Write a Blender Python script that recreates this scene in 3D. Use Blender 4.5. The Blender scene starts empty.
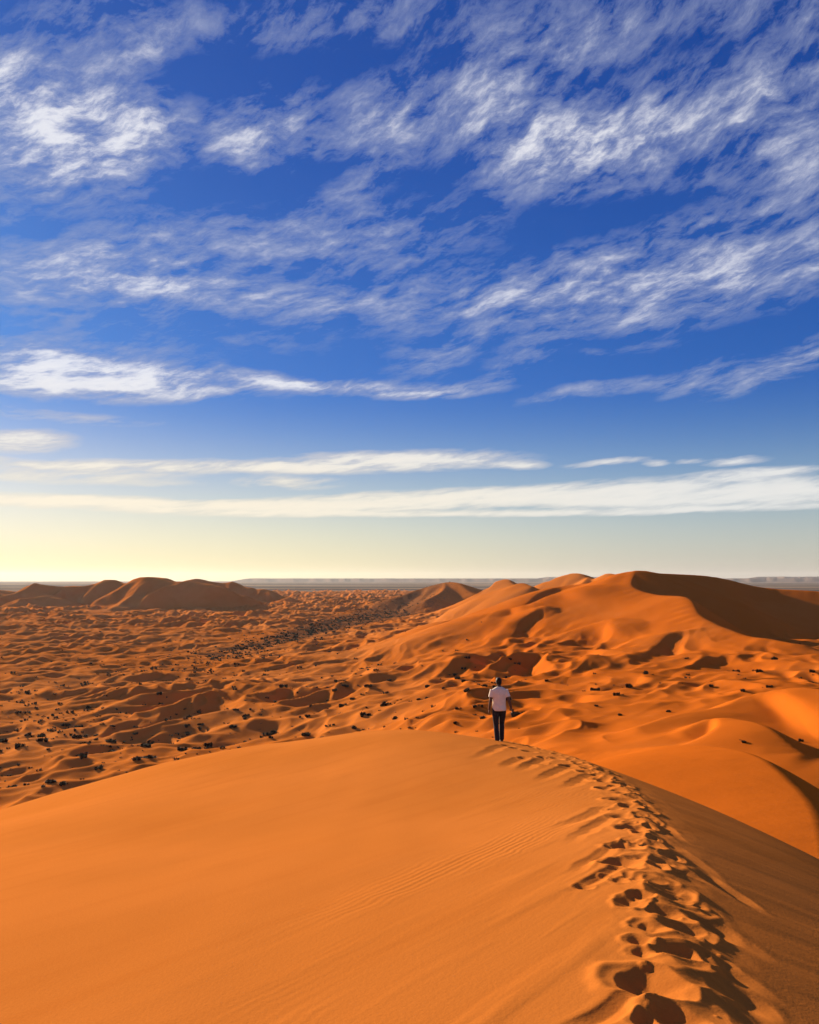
import bpy, bmesh, math, random
import numpy as np
from mathutils import Vector, Matrix

rad = math.radians
random.seed(7)
scene = bpy.context.scene
COL = scene.collection

# ------------------------------------------------------------------ camera
CAM_Z = 40.0                      # height of the eye above the sand plain (m)
PITCH = rad(4.71)
cam_d = bpy.data.cameras.new('camera')
cam_d.sensor_fit = 'HORIZONTAL'
cam_d.sensor_width = 36.0
cam_d.lens = 36.0
cam_d.clip_start = 0.05
cam_d.clip_end = 120000.0
cam = bpy.data.objects.new('camera', cam_d)
cam.location = (0, 0, CAM_Z)
cam.rotation_euler = (math.pi / 2 + PITCH, 0, 0)
COL.objects.link(cam)
scene.camera = cam

# ------------------------------------------------------------------ exposure
vs = scene.view_settings
vs.view_transform = 'Standard'
vs.look = 'None'
vs.gamma = 1.0
vs.use_curve_mapping = False
EXPOSURE = 1.03
vs.exposure = EXPOSURE

# ------------------------------------------------------------------ sun
SUN_EL = rad(15.0)
SUN_AZ = rad(-40.0)               # measured from +Y (view direction) towards +X
sun_dir = Vector((math.sin(SUN_AZ) * math.cos(SUN_EL), math.cos(SUN_AZ) * math.cos(SUN_EL), math.sin(SUN_EL)))
sun_d = bpy.data.lights.new('sun', 'SUN')
sun_d.energy = 5.0
sun_d.angle = rad(0.53)
sun_d.color = (1.0, 0.80, 0.56)
sun = bpy.data.objects.new('sun', sun_d)
sun.rotation_euler = sun_dir.to_track_quat('Z', 'Y').to_euler()
sun.location = (0, 0, 200)
COL.objects.link(sun)

# ------------------------------------------------------------------ node helper
class NT:
    def __init__(self, tree):
        self.t = tree
        tree.nodes.clear()

    def n(self, typ, **kw):
        nd = self.t.nodes.new(typ)
        for k, v in kw.items():
            if k == 'ins':
                for kk, vv in v.items():
                    if hasattr(vv, 'is_output'):
                        self.t.links.new(vv, nd.inputs[kk])
                    else:
                        nd.inputs[kk].default_value = vv
            else:
                setattr(nd, k, v)
        return nd

    def link(self, a, b):
        self.t.links.new(a, b)

    def math(self, op, a, b=None, c=None, clamp=False):
        nd = self.t.nodes.new('ShaderNodeMath')
        nd.operation = op
        nd.use_clamp = clamp
        for i, v in enumerate((a, b, c)):
            if v is None:
                continue
            if hasattr(v, 'is_output'):
                self.t.links.new(v, nd.inputs[i])
            else:
                nd.inputs[i].default_value = v
        return nd.outputs[0]

    def smooth(self, v, lo, hi, to0=0.0, to1=1.0):
        nd = self.t.nodes.new('ShaderNodeMapRange')
        nd.interpolation_type = 'SMOOTHSTEP'
        self.t.links.new(v, nd.inputs[0])
        nd.inputs[1].default_value = lo
        nd.inputs[2].default_value = hi
        nd.inputs[3].default_value = to0
        nd.inputs[4].default_value = to1
        return nd.outputs[0]

    def mix(self, fac, a, b, blend='MIX'):
        nd = self.t.nodes.new('ShaderNodeMix')
        nd.data_type = 'RGBA'
        nd.blend_type = blend
        for i, v in ((0, fac), (6, a), (7, b)):
            if hasattr(v, 'is_output'):
                self.t.links.new(v, nd.inputs[i])
            else:
                nd.inputs[i].default_value = v if i == 0 or len(v) == 4 else (*v, 1)
        return nd.outputs[2]

    def noise(self, vec, scale, detail=4, rough=0.55, lac=2.0, dist=0.0, dims='3D'):
        nd = self.t.nodes.new('ShaderNodeTexNoise')
        nd.noise_dimensions = dims
        self.t.links.new(vec, nd.inputs['Vector'])
        nd.inputs['Scale'].default_value = scale
        nd.inputs['Detail'].default_value = detail
        nd.inputs['Roughness'].default_value = rough
        nd.inputs['Lacunarity'].default_value = lac
        nd.inputs['Distortion'].default_value = dist
        return nd

    def mapping(self, vec, loc=(0, 0, 0), rot=(0, 0, 0), sc=(1, 1, 1), typ='POINT'):
        nd = self.t.nodes.new('ShaderNodeMapping')
        nd.vector_type = typ
        self.t.links.new(vec, nd.inputs[0])
        nd.inputs[1].default_value = loc
        nd.inputs[2].default_value = rot
        nd.inputs[3].default_value = sc
        return nd.outputs[0]


F = 819.0
def ray(px, py):
    u = (px - 409.5) / F
    v = (511.5 - py) / F
    return Vector((u, math.cos(PITCH) - v * math.sin(PITCH), math.sin(PITCH) + v * math.cos(PITCH)))

def at(px, py, d):
    """a place seen at that spot of the photograph, d metres out along +Y"""
    r = ray(px, py)
    return Vector((r.x * d / r.y, d, CAM_Z + r.z * d / r.y))

# ------------------------------------------------------------------ world: sky with a cirrus layer
world = bpy.data.worlds.new('World')
scene.world = world
world.use_nodes = True
W = NT(world.node_tree)
SKY_STRENGTH = 0.085
tc = W.n('ShaderNodeTexCoord')
sky = W.n('ShaderNodeTexSky', sky_type='NISHITA', sun_disc=False, sun_elevation=SUN_EL,
          sun_rotation=SUN_AZ, altitude=700.0, air_density=1.0, dust_density=0.8, ozone_density=3.0)
sep = W.n('ShaderNodeSeparateXYZ', ins={0: tc.outputs['Generated']})
X, Y, Z = sep.outputs
az = W.math('ARCTAN2', X, Y)
el = W.math('ARCSINE', Z)
elp = W.math('MAXIMUM', el, 0.0)
# clear-air colour: Nishita, a little more saturated high up, like a phone picture of desert air
hs = W.n('ShaderNodeHueSaturation', ins={'Saturation': 1.18, 'Value': 1.0, 'Color': sky.outputs[0]})
cap = 1.35 / (2 ** EXPOSURE) / SKY_STRENGTH         # bright aureole rolls off softly
cden = W.n('ShaderNodeVectorMath', operation='ADD', ins={0: hs.outputs[0], 1: (cap, cap, cap)})
crat = W.n('ShaderNodeVectorMath', operation='DIVIDE', ins={0: hs.outputs[0], 1: cden.outputs[0]})
soft = W.n('ShaderNodeVectorMath', operation='SCALE', ins={0: crat.outputs[0], 'Scale': cap})
deep = W.mix(W.smooth(elp, 0.03, 0.24), (1, 1, 1), (0.145, 0.40, 0.96))
deep = W.mix(W.smooth(elp, 0.20, 0.60), deep, (0.13, 0.33, 0.88))
sky_c = W.mix(1.0, soft.outputs[0], deep, 'MULTIPLY')
# warm dusty glow low in the sky, strongest towards the sun
sdn = W.n('ShaderNodeVectorMath', operation='DOT_PRODUCT', ins={0: tc.outputs['Generated'], 1: tuple(sun_dir)})
sunang = W.smooth(sdn.outputs['Value'], 0.45, 0.97)
low = W.math('POWER', 2.718, W.math('MULTIPLY', elp, -18.0))
glow_f = W.math('MULTIPLY', low, W.math('MULTIPLY_ADD', sunang, 0.35, 0.60), clamp=True)
glow_col = W.mix(sunang, tuple(v * cap / 1.35 for v in (0.60, 0.53, 0.48)), tuple(v * cap / 1.35 for v in (0.94, 0.82, 0.40)))
sky_c = W.mix(glow_f, sky_c, glow_col)

P = W.n('ShaderNodeCombineXYZ', ins={0: az, 1: el, 2: 0.0}).outputs[0]
# wispy edges: push the chart about before measuring the cloud banks
ly = W.math('MULTIPLY', W.math('LOGARITHM', W.math('ADD', elp, 0.10), 2.71828), 0.55)
Q = W.n('ShaderNodeCombineXYZ', ins={0: az, 1: ly, 2: 0.0}).outputs[0]
wn = W.noise(Q, 5.0, 5, 0.6)
wv = W.n('ShaderNodeVectorMath', operation='SUBTRACT', ins={0: wn.outputs['Color'], 1: (0.5, 0.5, 0.5)})
wamt = W.math('MULTIPLY_ADD', W.smooth(elp, 0.05, 0.45), 0.060, 0.008)
ws = W.n('ShaderNodeVectorMath', operation='SCALE', ins={0: wv.outputs[0], 'Scale': wamt})
PW = W.n('ShaderNodeVectorMath', operation='ADD', ins={0: P, 1: ws.outputs[0]}).outputs[0]

# cloud banks: (px, py, half width, half height, tilt in degrees, amount)
BANKS = [
    (40, 140, 130, 62, 6, 1.45), (135, 130, 100, 38, 10, 0.75), (60, 165, 90, 30, 0, 0.4), (100, 24, 100, 28, 8, 0.62), (-5, 62, 40, 40, 0, 0.6), (50, 60, 130, 40, 10, 0.35), (270, 125, 80, 44, 25, 0.75),
    (240, 145, 40, 22, 10, 0.45), (375, 118, 70, 46, 25, 0.62), (520, 140, 120, 55, -14, 0.80), (600, 140, 130, 40, 8, 0.60), (690, 118, 190, 60, 8, 0.72), (800, 120, 110, 66, 8, 0.55), (500, 95, 200, 60, 12, 0.30),
    (800, 160, 60, 28, 12, 0.35), (420, 95, 330, 40, 6, 0.18), (310, 12, 190, 30, 8, 0.52), (590, 28, 200, 36, 10, 0.52), (470, 18, 140, 34, 5, 0.36),
    (760, 6, 90, 22, 0, 0.6), (350, 185, 90, 18, 28, 0.38), (130, 62, 90, 20, 38, 0.42), (820, 20, 40, 20, 0, 0.4),
    (70, 285, 170, 44, 6, 0.74), (130, 250, 120, 40, 14, 0.38), (340, 232, 220, 44, 6, 0.56), (400, 300, 190, 32, 8, 0.60), (720, 282, 220, 40, 6, 1.00), (230, 300, 160, 26, 2, 0.55),
    (560, 285, 200, 38, 14, 0.66), (740, 225, 160, 34, 8, 0.48), (10, 218, 30, 9, 0, 0.7), (270, 265, 300, 40, 5, 0.22),
    (70, 357, 150, 19, 1, 0.95), (85, 382, 210, 18, 2, 1.35), (330, 384, 170, 10, -2, 0.95), (445, 352, 75, 22, 16, 0.58), (200, 340, 200, 16, 0, 0.25),
    (528, 356, 60, 18, 20, 0.56), (700, 376, 50, 15, 18, 0.60), (785, 364, 80, 16, 18, 0.88), (600, 390, 110, 9, 6, 0.46), (450, 388, 80, 10, 4, 0.55), (620, 350, 90, 8, 4, 0.3),
    (20, 440, 52, 12, 4, 0.95), (60, 415, 110, 8, 0, 0.38), (60, 467, 140, 8, 0, 0.70), (200, 466, 130, 7, 0, 0.85), (395, 461, 140, 12, 2, 1.25),
    (300, 468, 70, 6, 0, 0.55), (520, 463, 32, 5, 0, 0.8), (605, 461, 46, 4, 3, 0.8), (655, 462, 14, 4, 0, 0.7), (735, 461, 34, 5, 2, 0.8), (690, 461, 16, 4, 0, 0.6),
    (785, 470, 44, 5, 0, 0.6), (290, 482, 60, 8, 0, 0.6), (430, 499, 280, 11, 3, 1.15), (720, 494, 250, 15, 0, 1.15), (740, 476, 60, 8, 0, 0.6), (600, 497, 300, 12, 0, 0.5),
    (100, 502, 330, 7, 0, 1.1), (520, 513, 480, 4, 0, 0.9), (60, 478, 140, 7, 0, 0.45),
]
acc = None
for (px, py, hw, hh, tilt, amt) in BANKS:
    r = ray(px, py).normalized()
    a0 = math.atan2(r.x, r.y); e0 = math.asin(r.z)
    k = 1.0 / F * math.cos(e0 * 0.6)
    mp = W.mapping(PW, (a0, e0, 0), (0, 0, rad(tilt)), (hw * k, hh * k, 1), 'TEXTURE')
    ln = W.n('ShaderNodeVectorMath', operation='LENGTH', ins={0: mp})
    g = W.smooth(ln.outputs['Value'], 1.28, 0.0, 0.0, amt)
    acc = g if acc is None else W.math('ADD', acc, g)
# unseen cirrus round the horizon and overhead, cover raised to add fill light
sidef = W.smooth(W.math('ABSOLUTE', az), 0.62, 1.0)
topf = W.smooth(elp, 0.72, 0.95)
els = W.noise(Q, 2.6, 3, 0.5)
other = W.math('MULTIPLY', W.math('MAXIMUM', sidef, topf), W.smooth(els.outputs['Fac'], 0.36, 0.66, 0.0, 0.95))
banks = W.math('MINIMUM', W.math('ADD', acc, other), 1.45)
# fibres: drawn out along a slant, finer towards the horizon
Qw = W.n('ShaderNodeVectorMath', operation='ADD', ins={0: Q, 1: W.n('ShaderNodeVectorMath', operation='SCALE', ins={0: wv.outputs[0], 'Scale': 0.06}).outputs[0]}).outputs[0]
def slant(vec, deg, sx, sy, off=(0, 0, 0)):
    return W.mapping(W.mapping(vec, off, (0, 0, rad(-deg))), sc=(sx, sy, 1))
fib1 = W.noise(slant(Qw, 11, 6.0, 23), 1.8, 11, 0.67)
fib2 = W.noise(slant(Qw, 30, 7, 24, (3.3, 1.7, 0)), 2.8, 11, 0.67)
puff = W.noise(slant(Qw, 15, 1.0, 2.2, (7.1, 2.2, 0)), 12.0, 9, 0.62)
fmix = W.math('ADD', W.math('MULTIPLY', fib1.outputs['Fac'], 0.36),
              W.math('ADD', W.math('MULTIPLY', fib2.outputs['Fac'], 0.28), W.math('MULTIPLY', puff.outputs['Fac'], 0.36)))
lowband = W.smooth(elp, 0.30, 0.12)
ff = W.smooth(fmix, 0.35, 0.68)
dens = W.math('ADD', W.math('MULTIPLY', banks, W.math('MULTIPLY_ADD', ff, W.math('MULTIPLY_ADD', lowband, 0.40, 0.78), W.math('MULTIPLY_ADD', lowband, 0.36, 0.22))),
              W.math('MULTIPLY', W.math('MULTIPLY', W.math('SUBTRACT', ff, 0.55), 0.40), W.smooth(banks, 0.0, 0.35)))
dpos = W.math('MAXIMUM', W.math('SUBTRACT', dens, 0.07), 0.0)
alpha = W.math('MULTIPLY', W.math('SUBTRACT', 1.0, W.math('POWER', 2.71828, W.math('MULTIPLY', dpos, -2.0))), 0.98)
core = W.smooth(dens, 0.32, 1.10)
# cloud brightness (radiance / SKY_STRENGTH): thin veil bluish lilac, cores white, warmer low and near the sun
CW = 1.0 / (2 ** EXPOSURE) / SKY_STRENGTH
c_thin = tuple(v * CW for v in (0.33, 0.38, 0.56))
c_core = tuple(v * CW for v in (0.88, 0.88, 0.92))
c_warm = tuple(v * CW for v in (1.0, 0.88, 0.66))
c_cool = tuple(v * CW for v in (0.82, 0.81, 0.77))
ccol = W.mix(core, c_thin, c_core)
lowf = W.smooth(elp, 0.26, 0.08)
ccol_low = W.mix(sunang, c_cool, c_warm)
ccol = W.mix(W.math('MULTIPLY', lowf, 0.85), ccol, ccol_low)
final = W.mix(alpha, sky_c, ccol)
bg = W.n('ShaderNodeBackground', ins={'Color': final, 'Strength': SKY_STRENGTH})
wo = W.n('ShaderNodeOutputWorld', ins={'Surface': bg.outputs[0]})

# ------------------------------------------------------------------ numpy noise
def hash2(ix, iy, seed):
    h = (ix.astype(np.int64) * 374761393 + iy.astype(np.int64) * 668265263 + seed * 974711) & 0xffffffff
    h = ((h ^ (h >> 13)) * 1274126177) & 0xffffffff
    h = ((h ^ (h >> 16)) * 2246822519) & 0xffffffff
    return ((h ^ (h >> 15)) & 0xffffff) / float(0x1000000)

def perlin(x, y, seed=0):
    ix = np.floor(x); iy = np.floor(y)
    fx = x - ix; fy = y - iy
    u = fx * fx * fx * (fx * (fx * 6 - 15) + 10); v = fy * fy * fy * (fy * (fy * 6 - 15) + 10)
    def g(ox, oy):
        a = hash2(ix + ox, iy + oy, seed) * 2 * np.pi
        return np.cos(a) * (fx - ox) + np.sin(a) * (fy - oy)
    n0 = g(0, 0) * (1 - u) + g(1, 0) * u
    n1 = g(0, 1) * (1 - u) + g(1, 1) * u
    return (n0 * (1 - v) + n1 * v) * 1.5

def fbm(x, y, seed=0, octv=4, gain=0.5):
    s = 0; a = 1.0; f = 1.0
    for o in range(octv):
        s = s + a * perlin(x * f + 17.3 * o, y * f - 9.1 * o, seed + o)
        a *= gain; f *= 2.03
    return s

def sstep(v, lo, hi):
    t = np.clip((v - lo) / (hi - lo), 0, 1)
    return t * t * (3 - 2 * t)

def smax(a, b, k):
    return 0.5 * (a + b + np.sqrt((a - b) ** 2 + k * k))

def softplus(v, w):
    return 0.5 * (v + np.sqrt(v * v + w * w))

def grid_object(name, xs, ys, zs, mat, attrs=None, flip=False):
    r, c = xs.shape
    me = bpy.data.meshes.new(name)
    co = np.stack([xs, ys, zs], -1).reshape(-1, 3).astype(np.float32)
    idx = np.arange(r * c).reshape(r, c)
    q = np.stack([idx[:-1, :-1], idx[:-1, 1:], idx[1:, 1:], idx[1:, :-1]], -1).reshape(-1, 4)
    if flip:
        q = q[:, ::-1]
    me.vertices.add(len(co)); me.vertices.foreach_set('co', co.ravel())
    nf = len(q)
    me.loops.add(nf * 4); me.loops.foreach_set('vertex_index', q.ravel().astype(np.int32))
    me.polygons.add(nf)
    me.polygons.foreach_set('loop_start', np.arange(0, nf * 4, 4, dtype=np.int32))
    me.polygons.foreach_set('loop_total', np.full(nf, 4, dtype=np.int32))
    me.polygons.foreach_set('use_smooth', np.ones(nf, dtype=bool))
    me.update(calc_edges=True)
    for k, v in (attrs or {}).items():
        a = me.attributes.new(k, 'FLOAT', 'POINT')
        a.data.foreach_set('value', v.astype(np.float32).ravel())
    me.materials.append(mat)
    o = bpy.data.objects.new(name, me)
    COL.objects.link(o)
    return o

def tag(o, label=None, cat=None, group=None, kind=None):
    for k, v in (('label', label), ('category', cat), ('group', group), ('kind', kind)):
        if v:
            o[k] = v
    return o

# ------------------------------------------------------------------ materials
def new_mat(name):
    m = bpy.data.materials.new(name)
    m.use_nodes = True
    return m, NT(m.node_tree)

def finish(N, color, rough=0.9, normal=None, spec=0.15):
    b = N.n('ShaderNodeBsdfPrincipled')
    for key, v in (('Base Color', color), ('Roughness', rough), ('Specular IOR Level', spec)):
        if hasattr(v, 'is_output'):
            N.link(v, b.inputs[key])
        else:
            b.inputs[key].default_value = (*v, 1) if key == 'Base Color' else v
    if normal is not None:
        N.link(normal, b.inputs['Normal'])
    N.n('ShaderNodeOutputMaterial', ins={'Surface': b.outputs[0]})

SAND = (0.56, 0.185, 0.040)

def crest_sand():
    m, N = new_mat('windblown_sand')
    t = N.n('ShaderNodeTexCoord')
    O = t.outputs['Object']
    big = N.noise(O, 0.22, 4, 0.5)
    c = N.mix(N.smooth(big.outputs['Fac'], 0.3, 0.7), (0.53, 0.168, 0.029), (0.59, 0.190, 0.036))
    fine = N.noise(O, 90.0, 3, 0.7)
    c = N.mix(N.smooth(fine.outputs['Fac'], 0.25, 0.8, 0.0, 0.26), c, (0.36, 0.095, 0.013))
    band = N.noise(N.mapping(N.mapping(O, rot=(0, 0, rad(33))), sc=(3.2, 0.22, 1)), 1.0, 5, 0.62)
    c = N.mix(N.smooth(band.outputs['Fac'], 0.45, 0.75, 0.0, 0.22), c, (0.42, 0.112, 0.015))
    # wind ripples, running a little across the crest
    att = N.n('ShaderNodeAttribute', attribute_name='ripple')
    wob = N.noise(O, 0.9, 3, 0.5)
    wv_ = N.n('ShaderNodeVectorMath', operation='MULTIPLY_ADD', ins={0: wob.outputs['Color'], 1: (0.35, 0.35, 0), 2: O})
    rp = N.n('ShaderNodeTexWave', wave_type='BANDS', bands_direction='X', wave_profile='SIN',
             ins={'Vector': N.mapping(wv_.outputs[0], rot=(0, 0, rad(28))), 'Scale': 4.6, 'Distortion': 0.8,
                  'Detail': 2.0, 'Detail Scale': 1.3})
    rmask = N.noise(N.mapping(N.mapping(O, rot=(0, 0, rad(28))), sc=(1.0, 0.25, 1)), 0.8, 3, 0.5)
    rh = N.math('MULTIPLY', rp.outputs['Fac'], N.math('MULTIPLY', att.outputs['Fac'], N.smooth(rmask.outputs['Fac'], 0.44, 0.66)))
    b0 = N.n('ShaderNodeBump', ins={'Filter Width': 1.0, 'Strength': 0.9, 'Distance': 0.0045, 'Height': rh})
    str_ = N.noise(N.mapping(N.mapping(O, rot=(0, 0, rad(33))), sc=(7.0, 0.35, 1)), 1.0, 5, 0.6)
    b1 = N.n('ShaderNodeBump', ins={'Strength': 0.10, 'Distance': 0.03, 'Height': N.math('MULTIPLY', str_.outputs['Fac'], att.outputs['Fac']), 'Normal': b0.outputs[0]})
    gr = N.noise(O, 45.0, 4, 0.65)
    b2 = N.n('ShaderNodeBump', ins={'Strength': 0.30, 'Distance': 0.008, 'Height': gr.outputs['Fac'], 'Normal': b1.outputs[0]})
    finish(N, c, 1.0, b2.outputs[0], 0.0)
    return m

def field_sand():
    m, N = new_mat('dune_sand')
    t = N.n('ShaderNodeTexCoord')
    O = t.outputs['Object']
    big = N.noise(O, 0.012, 4, 0.55)
    c = N.mix(N.smooth(big.outputs['Fac'], 0.3, 0.7), (0.52, 0.145, 0.020), (0.60, 0.195, 0.040))
    red = N.n('ShaderNodeAttribute', attribute_name='iron_red')
    c = N.mix(N.math('MULTIPLY', red.outputs['Fac'], N.smooth(N.noise(O, 0.03, 4, 0.6).outputs['Fac'], 0.15, 0.6, 0.55, 1.0)), c, (0.53, 0.125, 0.012))
    grav = N.n('ShaderNodeAttribute', attribute_name='gravel')
    gn = N.noise(O, 0.35, 6, 0.7)
    gf = N.smooth(N.math('ADD', grav.outputs['Fac'], N.math('MULTIPLY', N.math('SUBTRACT', gn.outputs['Fac'], 0.5), 1.3)), 0.30, 0.85, 0.0, 0.82)
    gcol = N.mix(N.noise(O, 2.0, 3, 0.6).outputs['Fac'], (0.055, 0.030, 0.018), (0.20, 0.085, 0.035))
    c = N.mix(gf, c, gcol)
    bn = N.noise(O, 0.5, 6, 0.55)
    b1 = N.n('ShaderNodeBump', ins={'Strength': 0.4, 'Distance': 0.12, 'Height': bn.outputs['Fac']})
    bn2 = N.noise(O, 3.0, 4, 0.6)
    b2 = N.n('ShaderNodeBump', ins={'Strength': 0.3, 'Distance': 0.02, 'Height': bn2.outputs['Fac'], 'Normal': b1.outputs[0]})
    finish(N, c, 1.0, b2.outputs[0], 0.0)
    return m

def plain_gravel():
    m, N = new_mat('hammada_gravel')
    O = N.n('ShaderNodeTexCoord').outputs['Object']
    n1 = N.noise(N.mapping(O, sc=(0.35, 1.0, 1.0)), 0.0012, 6, 0.6)
    c = N.mix(N.smooth(n1.outputs['Fac'], 0.42, 0.68), (0.085, 0.070, 0.060), (0.42, 0.28, 0.17))
    n2 = N.noise(O, 0.02, 4, 0.6)
    c = N.mix(N.smooth(n2.outputs['Fac'], 0.35, 0.75, 0.0, 0.5), c, (0.06, 0.055, 0.045))
    finish(N, c, 1.0, None, 0.0)
    return m

def plateau_rock():
    m, N = new_mat('plateau_rock')
    O = N.n('ShaderNodeTexCoord').outputs['Object']
    n1 = N.noise(N.mapping(O, sc=(1, 1, 12)), 0.0008, 6, 0.6)
    c = N.mix(n1.outputs['Fac'], (0.07, 0.05, 0.045), (0.20, 0.14, 0.11))
    finish(N, c, 1.0, None, 0.0)
    return m

M_CREST, M_FIELD, M_PLAIN, M_PLAT = crest_sand(), field_sand(), plain_gravel(), plateau_rock()

# ------------------------------------------------------------------ ground sheet to the horizon
nr, na = 60, 97
rr_ = np.concatenate([[0.0], np.geomspace(60, 21500, nr - 1)])
aa_ = np.linspace(0, 2 * np.pi, na)
R_, A_ = np.meshgrid(rr_, aa_, indexing='ij')
ground = grid_object('ground', R_ * np.sin(A_), R_ * np.cos(A_), np.full_like(R_, -3.0), M_PLAIN, flip=True)
tag(ground, kind='structure')

# ------------------------------------------------------------------ crest dune (the one the walker is on)
CY = np.array([-6, 0, 3.1, 5.0, 7.1, 10.0, 13.7, 17.0, 20.0, 23.0, 26.0, 30.0, 40.0, 60.0, 120.0])
CX = np.array([0.1, 0.55, 1.05, 1.50, 2.02, 2.70, 3.22, 3.38, 3.12, 2.55, 1.9, 1.2, 0.5, 0.2, 0.0])
CZ = np.array([-0.9, -1.26, -1.72, -1.98, -2.27, -2.68, -3.18, -3.62, -4.02, -4.42, -4.98, -6.1, -10.5, -21.0, -50.0])

def smooth_interp(q, xs, ys):
    # Catmull-Rom through the points (monotone xs)
    i = np.clip(np.searchsorted(xs, q) - 1, 0, len(xs) - 2)
    m = np.gradient(ys, xs)
    h = xs[i + 1] - xs[i]
    t = np.clip((q - xs[i]) / h, 0, 1)
    t2, t3 = t * t, t * t * t
    return (2 * t3 - 3 * t2 + 1) * ys[i] + (t3 - 2 * t2 + t) * h * m[i] + (-2 * t3 + 3 * t2) * ys[i + 1] + (t3 - t2) * h * m[i + 1]

TL = np.array([0, 2.5, 5.3, 8.3, 11.3, 14.3, 20.0, 40.0, 80.0, 150.0])
D_NEAR = np.array([0, 0.14, 0.36, 0.68, 1.15, 1.75, 3.3, 11.0, 30.0, 66.0])
D_FAR = np.array([0, -0.28, -0.02, 0.42, 1.15, 2.05, 4.0, 12.5, 32.0, 68.0])

def crest_x(y): return smooth_interp(y, CY, CX)
def crest_z(y): return smooth_interp(y, CY, CZ)

def dune_base(x, y):
    """smooth surface of the crest dune, relative to the eye"""
    xc, zc = crest_x(y), crest_z(y)
    t = xc - x                                   # >0 : windward (left)
    tl = np.maximum(t, 0)
    far = sstep(y, 9.0, 22.0)
    drop = smooth_interp(np.minimum(tl, 140), TL, D_NEAR) * (1 - far) + smooth_interp(np.minimum(tl, 140), TL, D_FAR) * far
    q = np.maximum(y - 23.4, 0)                  # the nose: beyond here the back rolls away
    nose = np.where(q < 8, 0.035 * q * q, 2.24 + 0.56 * (q - 8)) * sstep(tl, 0.0, 2.5) * np.exp(-np.maximum(y - 36, 0) / 14)
    wind = zc - drop - nose
    tr = np.maximum(-t, 0)
    lee = zc - 0.315 * (np.sqrt(tr * tr + 0.06 ** 2) - 0.06) - 0.37 * (softplus(tr - 3.3, 2.0) - softplus(np.full_like(tr, -3.3), 2.0))
    return np.where(t >= 0, wind, lee)

def hit_crest(px, py):
    """where the sight line meets the crest dune"""
    r = ray(px, py)
    ys = np.linspace(1.0, 45.0, 9000)
    x = r.x / r.y * ys
    z = r.z / r.y * ys
    below = z <= dune_base(x, ys)
    i = int(np.argmax(below))
    return float(x[i]), float(ys[i])

# rows: fine near the camera, coarser away; columns: fine at the trodden crest
rows = np.concatenate([np.linspace(-6, 1.8, 60)[:-1], np.geomspace(1.8, 30, 900)[:-1], np.geomspace(30, 140, 110)])
core_c = np.arange(-1.25, 1.2501, 0.0115)
gl = [core_c[0]]; stp = 0.0115
while gl[-1] > -135:
    stp *= 1.030; gl.append(gl[-1] - stp)
gr_ = [core_c[-1]]; stp = 0.0115
while gr_[-1] < 70:
    stp *= 1.030; gr_.append(gr_[-1] + stp)
cols = np.concatenate([np.array(gl[1:])[::-1], core_c, np.array(gr_[1:])])
T_, Yg = np.meshgrid(cols, rows)
Xg = crest_x(Yg) + T_ * (0.55 + 0.45 * sstep(Yg, 2, 9))
# keep the sheet from folding far left/right
Zg = dune_base(Xg, Yg)
tt = Xg - crest_x(Yg)
Zg += 0.018 * fbm(Xg * 0.45, Yg * 0.22, 3, 3) * sstep(-tt, 0.2, 2.5)
# long streaks left by sand sliding off the track on the windward side, and low wind scours
sa = Xg * math.cos(rad(33)) - Yg * math.sin(rad(33))
sl = Xg * math.sin(rad(33)) + Yg * math.cos(rad(33))
near = sstep(Yg, 26, 3)
Zg += 0.006 * near * np.maximum(fbm(sa * 3.2, sl * 0.33, 11, 4), 0) * sstep(-tt, 0.05, 0.5) * sstep(-tt, 3.6, 0.6)
# lee face: slumped tongues of sand
Zg += 0.009 * fbm(Yg * 1.3 + tt * 0.25, tt * 0.28, 21, 4) * sstep(tt, 0.15, 0.9) * sstep(Yg, 22, 8)

def groove(x0, y0, x1, y1, w, depth):
    global Zg
    dx, dy = x1 - x0, y1 - y0
    L = math.hypot(dx, dy)
    m = (Xg > min(x0, x1) - 1) & (Xg < max(x0, x1) + 1) & (Yg > min(y0, y1) - 1) & (Yg < max(y0, y1) + 1)
    x, y = Xg[m], Yg[m]
    a = ((x - x0) * dx + (y - y0) * dy) / L
    b = (-(x - x0) * dy + (y - y0) * dx) / L + 0.05 * perlin(a * 2.5, y * 0 + x0 * 7, 5)
    f = sstep(a, -0.12, 0.15) * sstep(a, L, L * 0.45)
    q = np.abs(b) / (w * (0.75 + 0.35 * f))
    z = -depth * np.clip(1 - q, 0, 1) ** 0.8 + 0.12 * depth * np.exp(-((q - 1.25) / 0.35) ** 2)
    Zg[m] += z * f

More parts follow.
